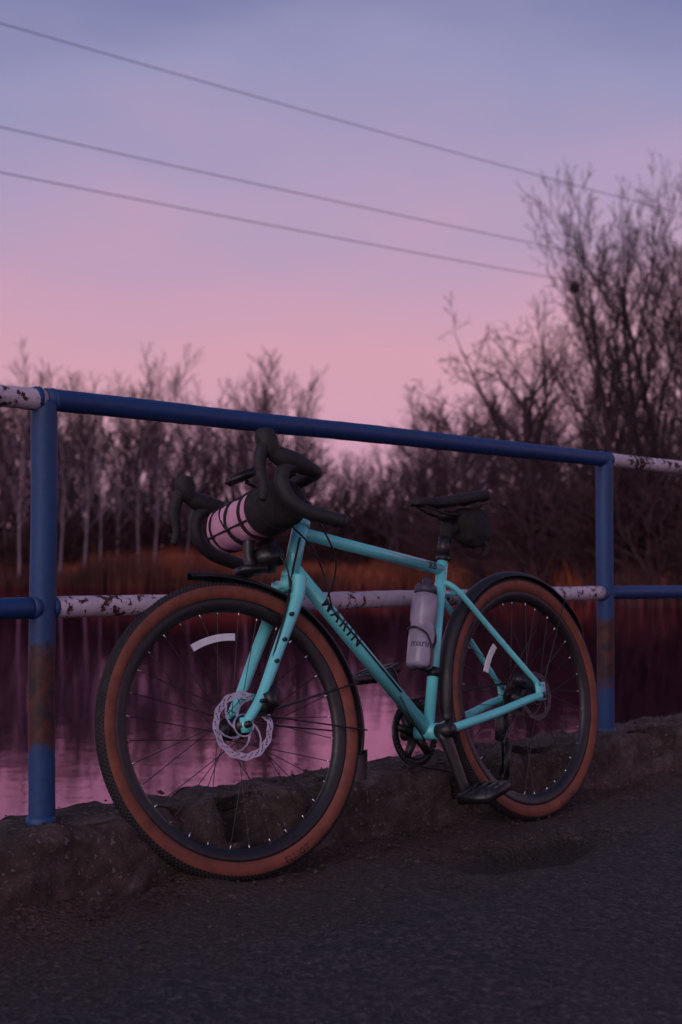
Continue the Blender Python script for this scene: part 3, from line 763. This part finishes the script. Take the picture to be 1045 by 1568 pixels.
def tyre_text2(txt,C,tf,ang,nm,size=.02):
    cu=bpy.data.curves.new('t','FONT'); cu.body=txt; cu.size=size; cu.align_x='CENTER'; cu.space_character=1.25; cu.offset=size*.02
    ob=bpy.data.objects.new('t',cu); col.objects.link(ob); dg=bpy.context.evaluated_depsgraph_get(); me=bpy.data.meshes.new_from_object(ob.evaluated_get(dg)); bpy.data.objects.remove(ob)
    V=[]
    for v in me.vertices:
        rr_=.335-v.co.y; k=max(-1,min(1,(rr_-.326)/.0240)); ww=.0225*sqrt(1-k*k)+.0007
        a=radians(ang)-v.co.x/.326
        V.append(tf(C+P(cos(a)*rr_,sin(a)*rr_,ww)))
    mk(nm,V,[tuple(p.vertices) for p in me.polygons],M_decal,bike,False)
tyre_text2('ELLIOT',AF,st,-110,'front_tyre_label',.020); tyre_text2('ELLIOT',AR,lambda v:v,-112,'rear_tyre_label',.020)

g=Geo(); bc=CL+P(.070,-.060); L2=.165
K=32; V=[];F=[];Mi=[];n=44
for i in range(n+1):
    f=-1+2*i/n; ww=L2*f; e=min(1,(1-abs(f))*9)**.5; r=.060*(.45+.55*e)
    for k in range(K):
        a=2*pi*k/K; q=r*(1+.05*noise.noise(Vector((cos(a)*2,sin(a)*2,f*6)))+.025*noise.noise(Vector((cos(a)*6,sin(a)*6,f*18))))
        for fs in (-.78,-.30,.12): q-=.004*math.exp(-((f-fs)/.05)**2)
        V.append(bc+P(cos(a)*q,sin(a)*q,ww))
for i in range(n):
    for k in range(K): k2=(k+1)%K; F.append((i*K+k,i*K+k2,(i+1)*K+k2,(i+1)*K+k)); f=-1+2*(i+.5)/n; Mi.append(1 if (f>.30 or f<-.95) else 0)
F.append(tuple(range(K-1,-1,-1))); Mi.append(1); F.append(tuple(n*K+k for k in range(K))); Mi.append(1)
g.V=V; g.F=F; g.M=Mi
def ringat(f0,f1,r=.0605,wd=.003,ph=0):
    pts=[]
    for k in range(44):
        a=2*pi*k/44; ff=f0+(f1-f0)*(.5+.5*sin(a+ph)); pts.append(bc+P(cos(a)*r,sin(a)*r,L2*ff))
    g.tube(pts,wd,6,1,closed=True)
ringat(-.78,-.78,.0575,.004); ringat(-.30,-.30,.0575,.005); ringat(.12,.12,.0575,.006)
ringat(-.66,-.20,.0600,.0026,2.9); ringat(.35,.35,.059,.005); ringat(.7,.7,.058,.005)
a=radians(52); g.tube([bc+P(cos(a)*.0600,sin(a)*.0600,L2*f) for f in (-.9,-.6,-.3,0,.3)],.0035,6,1)
a=radians(-20); g.tube([bc+P(cos(a)*.0600,sin(a)*.0600,L2*f) for f in (-.9,-.6,-.3,0,.3)],.0030,6,1)
for f in (-.3,.3):
    g.tube(catmull([bc+P(-.04,.04,L2*f),CL+P(-.005,.022,L2*f),CL+P(-.022,-.0,L2*f),bc+P(-.06,-.01,L2*f)],4),.006,6,1)
g.xf(st).obj('handlebar_bag',[M_pink,M_fabric],mw=BM)
g=Geo(); g.add(*box(HTb+P(.055,.055,.0),(.032,.034,.024))); g.tube([HTb+P(.045,.10),HTb+P(.060,.02)],.02,12); g.tube([HTb+P(.02,.06),HTb+P(.07,.065)],.016,10)
g.tube(catmull([HTb+P(.085,.12,-.02),HTb+P(.095,.07,-.02),HTb+P(.10,.03,-.01),HTb+P(.13,.020,0)],5),.016,10); g.add(*box(HTb+P(.11,.025,0),(.035,.030,.010)))
g.xf(st).obj('head_tube_mount',M_black,bike)
g=Geo(); ax=stdir; fr=P(.960,.279); b0=P(.3859,.44)+fr*.058; 
prof=[(0,.030),(.004,.0345),(.012,.0365),(.10,.0365),(.108,.033),(.122,.0325),(.130,.036),(.185,.0365),(.200,.034),(.207,.030)]
g.tube([b0+ax*a for a,r in prof],[r for a,r in prof],28,0)
cp=[(.205,.0315),(.225,.0315),(.232,.026),(.236,.014),(.238,.012),(.250,.012),(.252,.009)]
g.tube([b0+ax*a for a,r in cp],[r for a,r in cp],24,1)
bm=text_bm('marinda',.026,1.0); xs_=[v.co.x for v in bm.verts]; xm=(min(xs_)+max(xs_))/2
outd=P(.45,.12,.88).normalized(); outd=(outd-ax*outd.dot(ax)).normalized(); rt=ax.cross(outd)
bm.verts.index_update(); TV=[]
for v in bm.verts:
    th=(v.co.x-xm)/.0372; TV.append(b0+ax*(.052+v.co.y)+(outd*cos(th)+rt*sin(th))*.0372)
g.add(TV,[tuple(v.index for v in f.verts) for f in bm.faces],1); bm.free()
g.obj('water_bottle',[M_bottle,M_cap],mw=BM)
g=Geo()
side=P(0,0,1)
for sg in (-1,1):
    g.tube(catmull([b0-ax*.002+side*sg*.01,b0+ax*.004+side*sg*.038,b0+ax*.05+side*sg*.040,b0+ax*.085+side*sg*.036+fr*.018,b0+ax*.10+side*sg*.02+fr*.036,b0+ax*.105+fr*.041],6),.003,6)
    g.tube(catmull([b0+ax*.05+side*sg*.040,b0+ax*.075+side*sg*.034-fr*.02,b0+ax*.12-fr*.038+side*sg*.008],5),.003,6)
g.tube([b0-ax*.002-fr*.04,b0-ax*.002+fr*.02],.004,6); g.tube([b0+ax*.0-fr*.040,b0+ax*.14-fr*.040],.004,6)
g.obj('bottle_cage',M_black,bike)
g=Geo(); bm=bmesh.new(); bmesh.ops.create_icosphere(bm,subdivisions=4,radius=1)
V=[]
for v in bm.verts:
    c=v.co; q=Vector([math.copysign(abs(x)**.62,x) for x in c])
    sw=.042*(1-.15*(q.z<0)*abs(q.z))
    p=P(.160+q.x*.060*(1+.16*q.z)+.010*q.z,.842+q.z*.056,q.y*sw); p+=c*.008*noise.noise(c*2.5); V.append(p)
bm.verts.index_update(); g.add(V,[tuple(v.index for v in f.verts) for f in bm.faces]); bm.free()
g.tube([P(.20,.85,.0),P(.272,.825,0)],.014,8); g.tube(catmull([P(.14,.81,.02),P(.125,.785,.03),P(.135,.755,.02)],4),.008,6)
g.tube([P(.275,.80,0),P(.262,.85,0)],.018,12)
g.obj('saddle_bag',M_fabric,mw=BM)
print('objects',len(bpy.data.objects),sum(len(m.polygons) for m in bpy.data.meshes))
